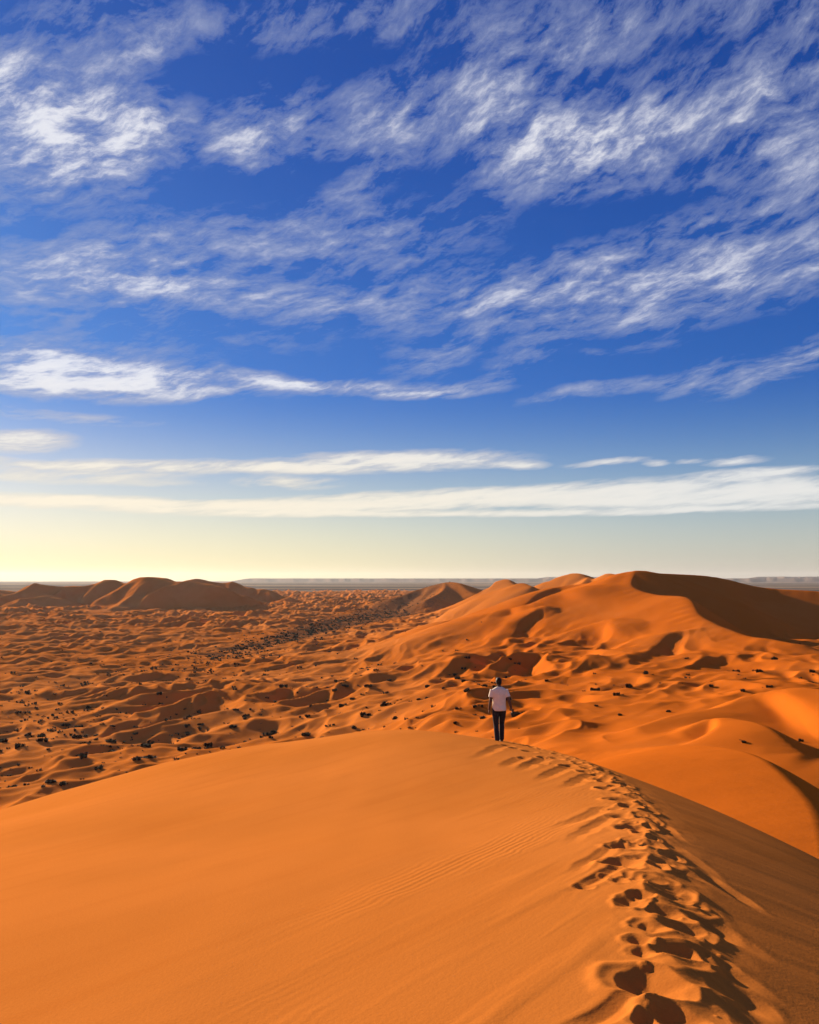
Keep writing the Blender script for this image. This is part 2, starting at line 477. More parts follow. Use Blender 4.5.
def pit(cx, cy, L, Wd, depth, ang=0.0, rim=0.25, seed=0, skew=0.0):
    """one footprint: a hole with slumping walls and a pushed-up rim"""
    global Zg
    R = max(L, Wd) * 2.6
    m = (np.abs(Xg - cx) < R) & (np.abs(Yg - cy) < R)
    if not m.any():
        return
    x, y = Xg[m] - cx, Yg[m] - cy
    ca, sa_ = math.cos(ang), math.sin(ang)
    a = (x * sa_ + y * ca) / L
    b = (x * ca - y * sa_) / Wd
    th = np.arctan2(a, b)
    wob = 1 + 0.16 * perlin(th * 1.3 + seed * 3.1, np.full_like(th, seed * 1.7), 40) + 0.04 * perlin(x * 9 + seed, y * 9, 41)
    r = np.sqrt(a * a + b * b) * wob
    z0 = float(np.median(Zg[m][r < 1.0])) if (r < 1.0).any() else 0.0
    base = dune_base(Xg[m], Yg[m])
    zc = float(dune_base(np.array([cx]), np.array([cy]))[0])
    plane = 0.55 * base + 0.45 * zc
    floor = plane - depth + depth * 1.05 * np.clip(r + skew * b, 0, 3) ** 1.25
    z = Zg[m] + rim * depth * np.exp(-((r - 1.12) / 0.20) ** 2) * (0.6 + 0.7 * (hash2(np.full(1, seed), np.full(1, 3), 9)[0]))
    Zg[m] = np.minimum(z, np.maximum(floor, plane - depth * (0.80 + 0.15 * perlin(x * 9, y * 9, 44 + seed))))

# trodden band: broken lumpy sand along the ridge
tread = np.exp(-((tt - 0.05) / (0.26 + 0.012 * Yg)) ** 2) * sstep(Yg, 24, 20)
Zg += tread * (0.014 * fbm(Xg * 3.5, Yg * 2.2, 61, 3) - 0.010)

FOOT = [  # (px, py, width in px, depth factor)
    (508, 745, 13, .9), (516, 748, 13, .9), (530, 751, 15, .9), (524, 757, 13, .8), (545, 757, 16, 1), (541, 763, 13, .8), (556, 758, 14, .9),
    (568, 765, 18, 1), (579, 763, 15, .9), (585, 771, 16, .9), (594, 769, 18, 1), (601, 778, 26, 1.1), (608, 771, 18, .9), (614, 789, 28, 1.1), (603, 787, 18, .9), (623, 783, 20, .9), (619, 799, 28, 1.1),
    (634, 795, 24, .9), (629, 805, 26, 1), (612, 808, 18, .7), (621, 815, 26, .9), (634, 826, 38, 1.15), (643, 815, 26, .9), (624, 845, 36, 1.1), (648, 842, 34, 1.0),
    (637, 855, 26, .9), (618, 862, 40, 1.15), (634, 865, 20, .8), (661, 858, 40, .9), (609, 874, 9, .6), (618, 879, 10, .6), (583, 886, 20, .7),
    (655, 876, 40, .9), (641, 894, 26, .8), (672, 885, 46, 1.0), (663, 907, 52, 1.2), (690, 905, 44, .9), (676, 893, 46, 1), (650, 924, 38, .9),
    (685, 925, 56, 1.0), (640, 940, 30, .8), (644, 950, 34, .9), (681, 947, 56, 1.2), (705, 935, 28, .7), (697, 962, 36, .8), (647, 981, 78, 1.35),
    (706, 980, 40, .8), (676, 1014, 64, 1.2), (645, 1018, 34, .9), (720, 1004, 60, .9), (700, 1040, 66, 1.1), (650, 1070, 70, 1.1), (690, 1110, 80, 1.1),
]
# slides down the lee face and spills to windward
for (p, q, w, d) in [((653, 832), (735, 893), .11, .014), ((668, 862), (716, 886), .09, .022), ((703, 872), (765, 916), .10, .028), ((668, 880), (722, 925), .12, .028),
                     ((690, 912), (742, 945), .11, .026), ((705, 950), (770, 1000), .11, .03), ((712, 978), (775, 1024), .12, .03), ((640, 810), (690, 845), .10, .022),
                     ((622, 790), (668, 822), .10, .02), ((700, 915), (775, 965), .13, .02), ((725, 1000), (790, 1060), .14, .03)]:
    a_, b_ = hit_crest(*p), hit_crest(*q)
    groove(*a_, *b_, w, d)
for (p, q, w, d) in [((622, 866), (566, 894), .07, .022), ((618, 845), (560, 878), .08, .018), ((596, 772), (560, 790), .16, .035), ((568, 766), (535, 782), .16, .035), ((545, 758), (515, 772), .16, .035),
                     ((524, 757), (500, 768), .16, .03), ((614, 815), (560, 846), .10, .02), ((506, 745), (470, 760), .16, .03), ((606, 806), (552, 830), .12, .022), ((640, 992), (560, 1040), .07, .02)]:
    a_, b_ = hit_crest(*p), hit_crest(*q)
    groove(*a_, *b_, w, d)
rf = random.Random(5)
# older, half blown-over steps: left and right in turn along the ridge
y = 5.5; k = 0
while y < 21.5:
    k += 1
    s_ = -1 if k % 2 else 1
    xc_ = float(crest_x(np.array([y]))[0])
    pit(xc_ + s_ * 0.11 - 0.02 + rf.gauss(0, .05), y + rf.gauss(0, .05), 0.17 * rf.uniform(.85, 1.2), 0.085 * rf.uniform(.85, 1.3), 0.034 * rf.uniform(.8, 1.2) * (1 + y / 40),
        rf.uniform(-.05, .45), 0.22, 200 + k)
    y += 0.33
for i, (px, py, wpx, df) in enumerate(FOOT):
    x, y = hit_crest(px, min(py, 1180))
    wm = wpx * y / F * 0.5
    wm = min(max(wm, 0.07), 0.26)
    far_b = 1.0 + 0.5 * sstep(np.array(y), 9, 20)
    pit(x, y, wm * rf.uniform(1.0, 1.35) * float(far_b), wm, (0.028 + 0.20 * wm) * df * (0.5 if px > 692 - (1000 - py) * 0.03 and py > 840 else 1.0), rf.uniform(-0.5, 0.5), rf.uniform(.14, .26), i, rf.uniform(-.25, .1))
# crumbs of caked sand thrown up along the track
for i in range(26):
    y = math.exp(rf.uniform(math.log(2.0), math.log(14)))
    x = float(crest_x(np.array([y]))[0]) + rf.gauss(0.08, 0.20)
    r = rf.uniform(0.015, 0.035)
    m = (np.abs(Xg - x) < r * 2) & (np.abs(Yg - y) < r * 2)
    if m.any():
        q = np.sqrt((Xg[m] - x) ** 2 + ((Yg[m] - y) * 0.8) ** 2) / r
        Zg[m] += r * 0.55 * np.clip(1 - q * q, 0, 1) * (0.7 + 0.5 * perlin(Xg[m] * 40, Yg[m] * 40, 71))
ripple = sstep(Yg, 15, 5) * sstep(-tt, 0.10, 0.5) * sstep(-tt, 2.7, 0.9)
sand_dune = grid_object('sand_dune', Xg, Yg, Zg + CAM_Z, M_CREST, {'ripple': ripple})
tag(sand_dune, kind='structure')

# ------------------------------------------------------------------ dune field (polar sheet round the viewpoint)
NA, ND = 1400, 1300
az_g = np.linspace(rad(-44), rad(44), NA)
ld_g = np.linspace(math.log(9.0), math.log(3600.0), ND)
LD, AZ = np.meshgrid(ld_g, az_g, indexing='ij')
DD = np.exp(LD)
FX, FY = DD * np.sin(AZ), DD * np.cos(AZ)

def zrel(px, py, d):
    r = ray(px, py)
    return r.z / r.y * d

CTRL = []
for px in (-200, -100, 0, 100, 200, 300):
    for d in (90, 150, 250, 420, 700, 1200, 2200, 3500):
        CTRL.append((px, d, -40.0))
for d, z in ((60, -34), (120, -34), (800, -40), (1500, -40), (3000, -40)):
    CTRL.append((400, d, z))
for (px, py, d) in [(400, 700, 235), (400, 650, 440), (500, 730, 150), (500, 700, 200), (500, 660, 330), (500, 630, 460), (560, 730, 125), (560, 700, 190), (560, 655, 340), (560, 625, 430),
                    (640, 740, 100), (640, 710, 150), (640, 680, 220), (640, 650, 330), (640, 622, 420), (720, 742, 92), (720, 720, 125), (720, 692, 180), (720, 672, 225),
                    (819, 745, 90), (819, 720, 130), (819, 685, 185), (819, 668, 230), (950, 745, 90), (950, 685, 185), (950, 660, 260), ]:
    CTRL.append((px, d, zrel(px, py, d)))
CTRL += [(px, d, z) for px, z in ((600, -17), (700, -18), (819, -21), (950, -22), (1100, -22)) for d in (16, 28, 45, 62)]
for px in (500, 600, 700, 819, 950, 1100):
    CTRL += [(px, 700, -33.0), (px, 1000, -39.0), (px, 1600, -41.0), (px, 3000, -41.0)]
num = np.zeros_like(FX); den = np.full_like(FX, 1e-9)
for (px, d, z) in CTRL:
    a0 = math.atan((px - 409.5) / F)
    k = np.exp(-((AZ - a0) / 0.085) ** 2 - ((LD - math.log(d)) / 0.26) ** 2) + 1e-6 / (0.02 + (AZ - a0) ** 2 + (LD - math.log(d)) ** 2)
    num += k * z; den += k
BASE = num / den

def crest_dune(pts, wind_right, sw, sl, rnd=2.0, curve=0.0):
    """height of a dune with a sharp crest through pts [(px, py, d)]; wind_right: windward on the right of the walking direction"""
    P3 = [at(*p) for p in pts]
    xs = np.array([p.x for p in P3]); ys = np.array([p.y for p in P3]); zs = np.array([p.z - CAM_Z for p in P3])
    # resample smoothly
    s = np.concatenate([[0], np.cumsum(np.hypot(np.diff(xs), np.diff(ys)))])
    q = np.linspace(0, s[-1], max(14, 4 * len(pts)))
    xs, ys, zs = smooth_interp(q, s, xs), smooth_interp(q, s, ys), smooth_interp(q, s, zs)
    mg = min(1.25 * (zs.max() + 45.0) / max(min(sw, sl), 0.1), 420.0)
    box = (FX > xs.min() - mg) & (FX < xs.max() + mg) & (FY > ys.min() - mg) & (FY < ys.max() + mg)
    gx, gy = FX[box], FY[box]
    segs = []
    dmin = np.full_like(gx, 1e9); sn = np.zeros_like(gx)
    for i in range(len(xs) - 1):
        dx, dy = xs[i + 1] - xs[i], ys[i + 1] - ys[i]
        L2 = dx * dx + dy * dy
        t = np.clip(((gx - xs[i]) * dx + (gy - ys[i]) * dy) / L2, 0, 1)
        ex, ey = gx - xs[i] - t * dx, gy - ys[i] - t * dy
        d = np.sqrt(ex * ex + ey * ey) + 1e-6
        m = d < dmin
        dmin = np.where(m, d, dmin)
        sn = np.where(m, (dx * ey - dy * ex) / (math.sqrt(L2) * d), sn)
        segs.append((d.astype(np.float32), (zs[i] + t * (zs[i + 1] - zs[i])).astype(np.float32)))
    num_, den_ = np.zeros_like(gx), np.zeros_like(gx)
    tau = 0.07 * dmin + 0.25
    for d, z in segs:
        w_ = np.exp(-(d - dmin) / tau)
        num_ += w_ * z; den_ += w_
    zc = num_ / den_
    fb = sstep(sn * (-1 if wind_right else 1), -0.75, 0.75)        # 1 windward, 0 lee, blended round the ends
    db = dmin
    hw = np.sqrt((sw * db) ** 2 + rnd * rnd) - rnd + curve * db * db
    hl = np.sqrt((sl * db) ** 2 + 0.20) - 0.447 + 0.5 * curve * db * db
    hb = zc - (hw * fb + hl * (1 - fb))
    return box, hb, fb, db

Zf = BASE.copy()
def add_dune(pts, wr, sw, sl, rnd=2.0, kw=2.5, kl=0.5, curve=0.0):
    global Zf
    box, h, f, d = crest_dune(pts, wr, sw, sl, rnd, curve)
    Zf[box] = smax(Zf[box], h, kl + (kw - kl) * f * sstep(d, 0, 14))

# far star dunes
add_dune([(398, 597, 1100), (425, 587, 1120), (446, 582, 1100), (472, 593, 1020)], False, .30, .28, 2)
add_dune([(446, 582, 1100), (440, 592, 1010), (425, 600, 960)], False, .35, .5, 1)
add_dune([(478, 593, 900), (495, 584, 920), (505, 579, 900), (514, 584, 860), (532, 593, 800)], True, .32, .5, 1.5)
add_dune([(548, 581, 770), (560, 576, 765), (572, 573, 760), (584, 575, 745), (592, 580, 735)], False, .30, .55, 1.5, 2, .5, .002)
add_dune([(596, 578, 720), (606, 573.5, 710), (616, 575, 695), (628, 582, 680)], False, .30, .5, 1.5, 2, .5, .002)
add_dune([(532, 586, 620), (520, 583, 640), (508, 587, 650)], False, .3, .5, 1, 2, .5, .003)
add_dune([(588, 577, 740), (578, 586, 660), (560, 594, 600)], False, .3, .5, 1, 2, .5, .003)
# broad back of the great dune, left of its summit
add_dune([(635, 571, 430), (608, 583, 440), (570, 592, 452), (526, 602, 440), (484, 620, 412), (462, 634, 390)], True, .16, .30, 2.5, 4, 2, .0034)
add_dune([(618, 590, 420), (594, 590, 428), (562, 599, 436), (540, 610, 420)], False, .2, .52, 1, 2, .5, .004)
add_dune([(600, 632, 370), (570, 626, 380), (545, 632, 372), (520, 645, 350)], False, .22, .48, 1, 2, .5, .004)
add_dune([(655, 640, 330), (630, 632, 350), (606, 640, 340), (585, 655, 320)], False, .22, .48, 1, 2, .5, .004)
add_dune([(462, 626, 440), (484, 617, 412), (510, 630, 380), (532, 652, 340)], True, .30, .45, 2.0, 3, .8)
add_dune([(560, 612, 420), (600, 606, 420), (632, 612, 400), (650, 630, 370)], False, .2, .48, 1.5, 3, .7, .003)
add_dune([(500, 672, 300), (545, 652, 330), (575, 655, 320), (600, 668, 290)], True, .25, .38, 2, 2, .6, .004)
# great dune: far ridge and the sickle crest with its shaded bowl
add_dune([(612, 578, 445), (635, 571, 430), (660, 573, 447), (683, 574, 455), (718, 577, 460), (756, 586, 455), (819, 591, 445), (930, 603, 420), (1050, 625, 380)], False, .25, .31, 1.5)
add_dune([(635, 571, 430), (634, 588, 392), (660, 595, 368), (683, 596, 350), (702, 617, 312), (750, 636, 275), (819, 652, 247), (930, 670, 215)], True, .34, .64, 1.0, 3, .5, .0006)
def add_fold(pts, wr, sw, sl, rnd=1.0, kw=1.5, kl=0.6, curve=.006):
    """a smaller dune riding on what is already there: pts are (px, py, d, metres above the sand)"""
    out = []
    for px, py, d, dz in pts:
        p = at(px, py, d)
        i = int((math.log(math.hypot(p.x, p.y)) - ld_g[0]) / (ld_g[1] - ld_g[0])); j = int((math.atan2(p.x, p.y) - az_g[0]) / (az_g[1] - az_g[0]))
        z = float(Zf[i, j]) + dz
        out.append((px, 579.0 - F * z / d, d))
    add_dune(out, wr, sw, sl, rnd, kw, kl, curve)
add_fold([(612, 592, 410, .2), (588, 594, 415, 1.8), (560, 600, 418, 2.6), (532, 606, 410, 2.6), (505, 612, 415, 1.5), (488, 622, 400, .2)], False, .14, .36, 2.0)
add_fold([(585, 583, 450, .3), (560, 588, 455, 3.0), (540, 595, 445, 3.0), (528, 604, 430, 1.6), (520, 612, 415, .2)], True, .18, .42, 1.5)
add_fold([(640, 628, 335, .2), (612, 626, 345, 1.8), (580, 632, 345, 2.4), (556, 640, 335, 1.6), (535, 650, 320, .2)], False, .14, .36, 1.5)
add_fold([(560, 624, 380, .2), (545, 619, 390, 2.2), (528, 622, 385, 2.6), (512, 634, 360, 1.4), (504, 644, 340, .2)], True, .20, .45, 1.5)
add_fold([(700, 640, 295, .2), (676, 642, 296, 1.6), (654, 650, 282, 2.0), (636, 660, 262, 1.4), (626, 668, 250, .2)], True, .20, .42, 1.2)
add_fold([(505, 602, 500, .2), (480, 598, 520, 3.4), (455, 603, 510, 3.4), (440, 614, 480, 2), (432, 622, 460, .2)], True, .2, .5)
add_fold([(450, 616, 520, .2), (425, 613, 540, 3.0), (402, 620, 520, 2.6), (388, 630, 490, .3)], True, .2, .45)
# smaller dunes in the hollow before it
add_dune([(690, 669, 232), (702, 661, 240), (737, 658, 240), (781, 665, 225), (850, 680, 200)], False, .2, .42, 1, 1.5, .5, .004)
add_dune([(415, 668, 300), (440, 660, 305), (460, 656, 300), (470, 664, 284)], True, .22, .5, 1, 1.2, .4, .004)
add_dune([(640, 728, 112), (677, 716, 118), (727, 707, 126), (756, 694, 132), (788, 688, 130), (830, 690, 124), (930, 700, 110)], True, .13, .5, 1.2, 1.5, .5, .006)
BIG = Zf - BASE
# the dark interdune strip that crosses the plain
BAND = [(-40, 700, 300), (90, 682, 335), (170, 662, 395), (250, 645, 500), (330, 626, 700), (420, 608, 1150), (500, 598, 1800)]
bp = [at(px, py, d) for px, py, d in BAND]
bd = np.full_like(FX, 1e18)
for p, q in zip(bp[:-1], bp[1:]):
    dx, dy = q.x - p.x, q.y - p.y
    t = np.clip(((FX - p.x) * dx + (FY - p.y) * dy) / (dx * dx + dy * dy), 0, 1)
    bd = np.minimum(bd, np.hypot(FX - p.x - t * dx, FY - p.y - t * dy))
band = np.exp(-(bd / (0.055 * DD + 4)) ** 2) * sstep(FX, -130, -70)

def dune_cells(x, y, cell, seed, hr, lw, ww, th0, prob=0.9, spread=0.45):
    out = np.zeros_like(x)
    jx, jy = np.floor(x / cell), np.floor(y / cell)
    for oy in (-1, 0, 1):
        for ox in (-1, 0, 1):
            cx, cy = jx + ox, jy + oy
            r1, r2, r3, r4, r5 = (hash2(cx, cy, seed + k) for k in range(5))
            px, py = (cx + 0.15 + 0.7 * r1) * cell, (cy + 0.15 + 0.7 * r2) * cell
            th = th0 + (r3 - 0.5) * 2 * spread
            dx, dy = x - px, y - py
            a = dx * np.cos(th) + dy * np.sin(th)
            b = -dx * np.sin(th) + dy * np.cos(th)
            Wc, Lc = ww * (0.7 + 0.6 * r5), lw * (0.75 + 0.5 * r4)
            a = a - 0.35 * b * b / Wc + (r4 - 0.5) * 0.5 * b
            H = (hr[0] + (hr[1] - hr[0]) * r4 * r4) * (r5 < prob)
            Hb = H * np.exp(-(b / Wc) ** 2)
            f = np.where(a < 0, 0.5 + 0.5 * np.cos(np.pi * np.clip(-a / Lc, 0, 1)), 0)
            h = np.where(a < 0, Hb * f, np.maximum(Hb - 0.52 * a, 0) * (Hb > 0.02))
            out = np.maximum(out, h)
    return out

wx = FX + 5 * fbm(FX * 0.03, FY * 0.03, 51, 2)
wy = FY + 5 * fbm(FX * 0.03, FY * 0.03, 57, 2)
def ridges(x, y, lam, seed, ang, stretch=1.7):
    """sharp-crested network of small dunes, steeper on the lee side"""
    c_, s_ = math.cos(ang), math.sin(ang)
    a = (x * c_ + y * s_) / lam; b = (-x * s_ + y * c_) / (lam * stretch)
    n = perlin(a, b, seed)
    n2 = perlin(a - 0.22 * np.abs(n) + 0.05, b, seed)             # lean downwind
    r = 1.1 - np.sqrt(n2 * n2 + 0.004) * 1.9
    return np.clip(r, -0.4, 1) 
small = 2.75 * ridges(wx, wy, 18.5, 400, rad(-30)) * (0.75 + 0.6 * perlin(FX * 0.013, FY * 0.013, 71))
small += 1.3 * ridges(wx + 7, wy, 9.0, 410, rad(-15), 1.5) * (0.8 + 0.7 * perlin(FX * 0.03, FY * 0.03, 72))
small += 0.22 * ridges(FX, FY, 5.5, 420, rad(-25), 1.5)
small = small * 1.15 + 0.42 * dune_cells(wx, wy, 24.0, 100, (0.9, 3.2), 22.0, 13.0, rad(-35))
small += 1.3 * fbm(FX * 0.017, FY * 0.017, 77, 3) - 0.6
far_grow = 1 + 1.5 * sstep(DD, 320, 1300)
clump = 0.75 + 0.45 * fbm(FX * 0.008, FY * 0.008, 88, 2)
amp = np.exp(-np.maximum(BIG - 1, 0) / 5.0) * far_grow * np.clip(clump, .3, 1.3) * sstep(DD, 55, 110) * (1 - 0.75 * band)
amp *= 1 - 0.30 * sstep(AZ, 0.16, 0.30)
amp *= 1 - 0.82 * sstep(AZ, 0.17, 0.26) * sstep(DD, 185, 140)
Zf = Zf + small * amp
# N1: the lit dome beyond the lee face, with its own slip face
add_dune([(560, 756, 66), (600, 752, 65), (664, 746, 62), (702, 745, 58), (737, 750, 53), (756, 757, 49), (781, 778, 43), (803, 803, 38), (813, 832, 33), (819, 858, 30), (822, 900, 25.5)],
         True, .11, .60, 1.0, 1.2, .3, .0035)
add_fold([(684, 724, 104, .1), (712, 717, 108, 1.3), (742, 722, 102, 2.0), (770, 733, 94, 1.6), (798, 744, 87, .1)], True, .14, .5, .6, 1.0, .4, .01)
Zf += 0.06 * fbm(FX * 0.12, FY * 0.12, 97, 3) * sstep(DD, 20, 60)
# sink the outer border under the ground sheet
edge = np.minimum(np.minimum(sstep(AZ, rad(-44), rad(-42)), sstep(AZ, rad(44), rad(42))), sstep(DD, 3500, 2300))
# the ragged end of the sand towards the gravel plain
edge *= sstep(DD * (1 + 0.18 * fbm(AZ * 14, LD * 0 + 3, 31, 3)), 3100, 2500)
Zf = Zf * 1.0 - (1 - edge) * 12
hollow = np.exp(-np.maximum(small, 0) / 0.7)
grav = np.clip(1.0 * band + 0.42 * hollow * sstep(fbm(FX * 0.014, FY * 0.014, 131, 3), -0.35, 0.5) * np.exp(-np.maximum(BIG, 0) / 2.0) * sstep(DD, 80, 130), 0, 1)
grav *= 1 - 0.5 * sstep(AZ, 0.12, 0.25)
dune_field = grid_object('dune_field', FX, FY, Zf + CAM_Z, M_FIELD, {'gravel': grav, 'iron_red': sstep(AZ, -0.10, 0.14) * sstep(DD, 700, 420)})
tag(dune_field, kind='structure')

def field_hit(px, py, dmin=60.0):
    """where the sight line meets the dune field"""
    r = ray(px, py)
    j = int(round((math.atan2(r.x, r.y) - az_g[0]) / (az_g[1] - az_g[0])))
    D = np.exp(ld_g)
    zr = r.z / math.hypot(r.x, r.y) * D
    ok = (Zf[:, j] >= zr) & (D > dmin)
    i = int(np.argmax(ok))
    return float(FX[i, j]), float(FY[i, j]), float(Zf[i, j]) + CAM_Z

def field_z(x, y):
    i = (math.log(math.hypot(x, y)) - ld_g[0]) / (ld_g[1] - ld_g[0]); j = (math.atan2(x, y) - az_g[0]) / (az_g[1] - az_g[0])
    i = min(max(int(i), 0), ND - 2); j = min(max(int(j), 0), NA - 2)
    return float(min(Zf[i, j], Zf[i + 1, j], Zf[i, j + 1], Zf[i + 1, j + 1])) + CAM_Z

# ------------------------------------------------------------------ dark hills on the left
FXs, FYs, AZs, LDs, DDs, Zs, BASEs = FX, FY, AZ, LD, DD, Zf, BASE
ah = np.linspace(rad(-46), rad(-6.5), 620)
dh = np.linspace(820, 1900, 330)
DD, AZ = np.meshgrid(dh, ah, indexing='ij')
FX, FY = DD * np.sin(AZ), DD * np.cos(AZ)
Zf = np.full_like(FX, -46.0)
spur = fbm(FX * 0.011, FY * 0.011, 205, 3)
FX0, FY0 = FX, FY
FX = FX + 16 * fbm(FX * 0.010, FY * 0.010, 206, 3); FY = FY + 16 * fbm(FX0 * 0.010, FY0 * 0.010, 209, 3)
add_dune([(150, 585, 1350), (185, 581, 1340), (205, 579, 1330), (222, 581, 1320), (247, 587, 1280), (280, 599, 1220)], False, .3, .5, 2)
add_dune([(-260, 588, 1200), (-120, 586, 1200), (0, 588, 1180), (22, 585, 1150), (59, 583.5, 1150), (97, 581.5, 1170), (117, 580.5, 1150), (129, 583, 1140), (141, 578, 1110), (155, 575.5, 1100), (173, 579, 1090), (205, 584, 1080),
          (238, 597, 1060), (268, 610, 1040)], False, .3, .52, 2)
add_dune([(155, 576, 1100), (135, 590, 1045), (120, 600, 1010)], True, .4, .5, 1)
add_dune([(59, 584, 1150), (45, 593, 1080), (20, 602, 1020)], True, .4, .5, 1)
add_dune([(-40, 588, 1180), (-70, 598, 1060)], True, .4, .5, 1)
FX, FY = FX0, FY0
Zf += (3.0 * fbm(FX * 0.02, FY * 0.02, 215, 4) + 9.0 * ridges(FX, FY, 95.0, 217, rad(-30)) - 6.5) * sstep(Zf, -43, -28) * (1 - 0.5 * sstep(Zf, -12, 0))
hills = grid_object('hills', FX, FY, Zf + CAM_Z, M_FIELD, {'gravel': np.zeros_like(FX)})
tag(hills, kind='structure')
FX, FY, AZ, LD, DD, Zf, BASE = FXs, FYs, AZs, LDs, DDs, Zs, BASEs

# ------------------------------------------------------------------ plateau on the horizon
def plateau(name, az0, az1, d, top, seed, depth=1200):
    a = np.linspace(rad(az0), rad(az1), 420)
    prof = [(-900, -10), (-420, top * 0.35), (-260, top * 0.45), (-120, top * 0.96), (0, top), (depth, top), (depth + 300, -10)]
    A, K = np.meshgrid(a, np.arange(len(prof)))
    off = np.array([p[0] for p in prof])[K] + 900 * fbm(A * 60, A * 0 + seed, seed, 4) * (np.array([0.3, .8, 1, 1, 1, 0, 0])[K])
    h = np.array([p[1] for p in prof], float)[K]
    endf = sstep(A, rad(az0), rad(az0 + 2.2)) * sstep(A, rad(az1), rad(az1 - 2.2))
    h = (h + 10) * np.clip(endf * (1 + 0.015 * fbm(A * 40, A * 0 + 5, seed + 3, 3)), 0, 1.05) - 10
    D = d + off
    o = grid_object(name, D * np.sin(A), D * np.cos(A), h, M_PLAT, flip=False)
    return tag(o, kind='structure')
plateau('plateau', -13, 60, 14000, 58, 3)
plateau('plateau', 7.5, 19, 18000, 95, 8, 1500)
plateau('plateau', 21, 50, 17500, 95, 12, 1500)

# ------------------------------------------------------------------ person
def plain_mat(name, col, rough=0.8, var=0.0, scale=30.0, bump=0.0, spec=0.2):
    m, N = new_mat(name)
    O = N.n('ShaderNodeTexCoord').outputs['Object']
    nz = N.noise(O, scale, 4, 0.6)
    lo = tuple(c * (1 - var) for c in col); hi = tuple(min(1, c * (1 + var)) for c in col)
    c = N.mix(N.smooth(nz.outputs['Fac'], 0.3, 0.7), lo, hi)
    nrm = None
    if bump:
        nrm = N.n('ShaderNodeBump', ins={'Strength': 0.6, 'Distance': bump, 'Height': nz.outputs['Fac']}).outputs[0]
    finish(N, c, rough, nrm, spec)
    return m
M_SKIN = plain_mat('skin', (0.105, 0.046, 0.026), 0.55, 0.12, 40, 0.0, 0.35)
M_HAIR = plain_mat('hair', (0.012, 0.009, 0.008), 0.6, 0.3, 120, 0.004)
M_SHIRT = plain_mat('cotton_shirt', (0.82, 0.69, 0.54), 0.85, 0.05, 14, 0.012)
M_JEANS = plain_mat('dark_denim', (0.027, 0.025, 0.026), 0.85, 0.3, 18, 0.010)
M_SHOE = plain_mat('shoe_leather', (0.045, 0.030, 0.022), 0.6, 0.2, 30)
M_SOLE = plain_mat('shoe_sole', (0.16, 0.13, 0.11), 0.7, 0.1, 30)

def tube(bm, pts, radii, n=14, flat=None):
    """tapered closed tube through pts; flat = (sx, sy) scales the ring in world x and y (for the trunk)"""
    P = [Vector(p) for p in pts]
    rings = []
    for i, p in enumerate(P):
        d = (P[min(i + 1, len(P) - 1)] - P[max(i - 1, 0)]).normalized()
        ref = Vector((1, 0, 0)) if abs(d.x) < 0.8 else Vector((0, 1, 0))
        u = (ref - d * ref.dot(d)).normalized(); v = d.cross(u)
        r = radii[i]
        ru, rv = (r, r) if not isinstance(r, tuple) else r
        rings.append([bm.verts.new(p + u * (ru * math.cos(2 * math.pi * k / n)) + v * (rv * math.sin(2 * math.pi * k / n))) for k in range(n)])
    for a, b in zip(rings[:-1], rings[1:]):
        for k in range(n):
            bm.faces.new((a[k], a[(k + 1) % n], b[(k + 1) % n], b[k]))
    bm.faces.new(rings[0][::-1]); bm.faces.new(rings[-1])

def blob(bm, c, r, seg=16):
    bmesh.ops.create_uvsphere(bm, u_segments=seg, v_segments=seg // 2 + 2, radius=1.0,
                              matrix=Matrix.Translation(c) @ Matrix.Diagonal((*r, 1)))

def spline(pts, n):
    out = []
    P = [Vector(p) for p in pts]
    for i in range(len(P) - 1):
        p0, p1, p2, p3 = P[max(i - 1, 0)], P[i], P[i + 1], P[min(i + 2, len(P) - 1)]
        for k in range(n):
            t = k / n
            out.append(0.5 * ((2 * p1) + (p2 - p0) * t + (2 * p0 - 5 * p1 + 4 * p2 - p3) * t * t + (3 * p1 - p0 - 3 * p2 + p3) * t ** 3))
    out.append(P[-1])
    return out

def limb(bm, pts, radii, n=5):
    pr = spline([(p[0], p[1], p[2]) for p in pts], n)
    rr = spline([(r, 0, 0) if not isinstance(r, tuple) else (r[0], r[1], 0) for r in radii], n)
    tube(bm, pr, [(r.x, r.y) if isinstance(radii[0], tuple) else r.x for r in rr])

def voxel(name, bm, mat, size, smooth=4):
    """merge the pieces of a bmesh into one continuous skin"""
    bmesh.ops.recalc_face_normals(bm, faces=bm.faces)
    me = bpy.data.meshes.new(name + '_src'); bm.to_mesh(me); bm.free()
    o = bpy.data.objects.new(name + '_src', me); COL.objects.link(o)
    m = o.modifiers.new('r', 'REMESH'); m.mode = 'VOXEL'; m.voxel_size = size; m.use_smooth_shade = True
    if smooth:
        m2 = o.modifiers.new('s', 'SMOOTH'); m2.factor = 0.5; m2.iterations = smooth
    dg = bpy.context.evaluated_depsgraph_get()
    dg.update()
    new = bpy.data.meshes.new_from_object(o.evaluated_get(dg))
    bpy.data.objects.remove(o); bpy.data.meshes.remove(me)
    new.name = name
    new.materials.clear(); new.materials.append(mat)
    r = bpy.data.objects.new(name, new); COL.objects.link(r)
    return r

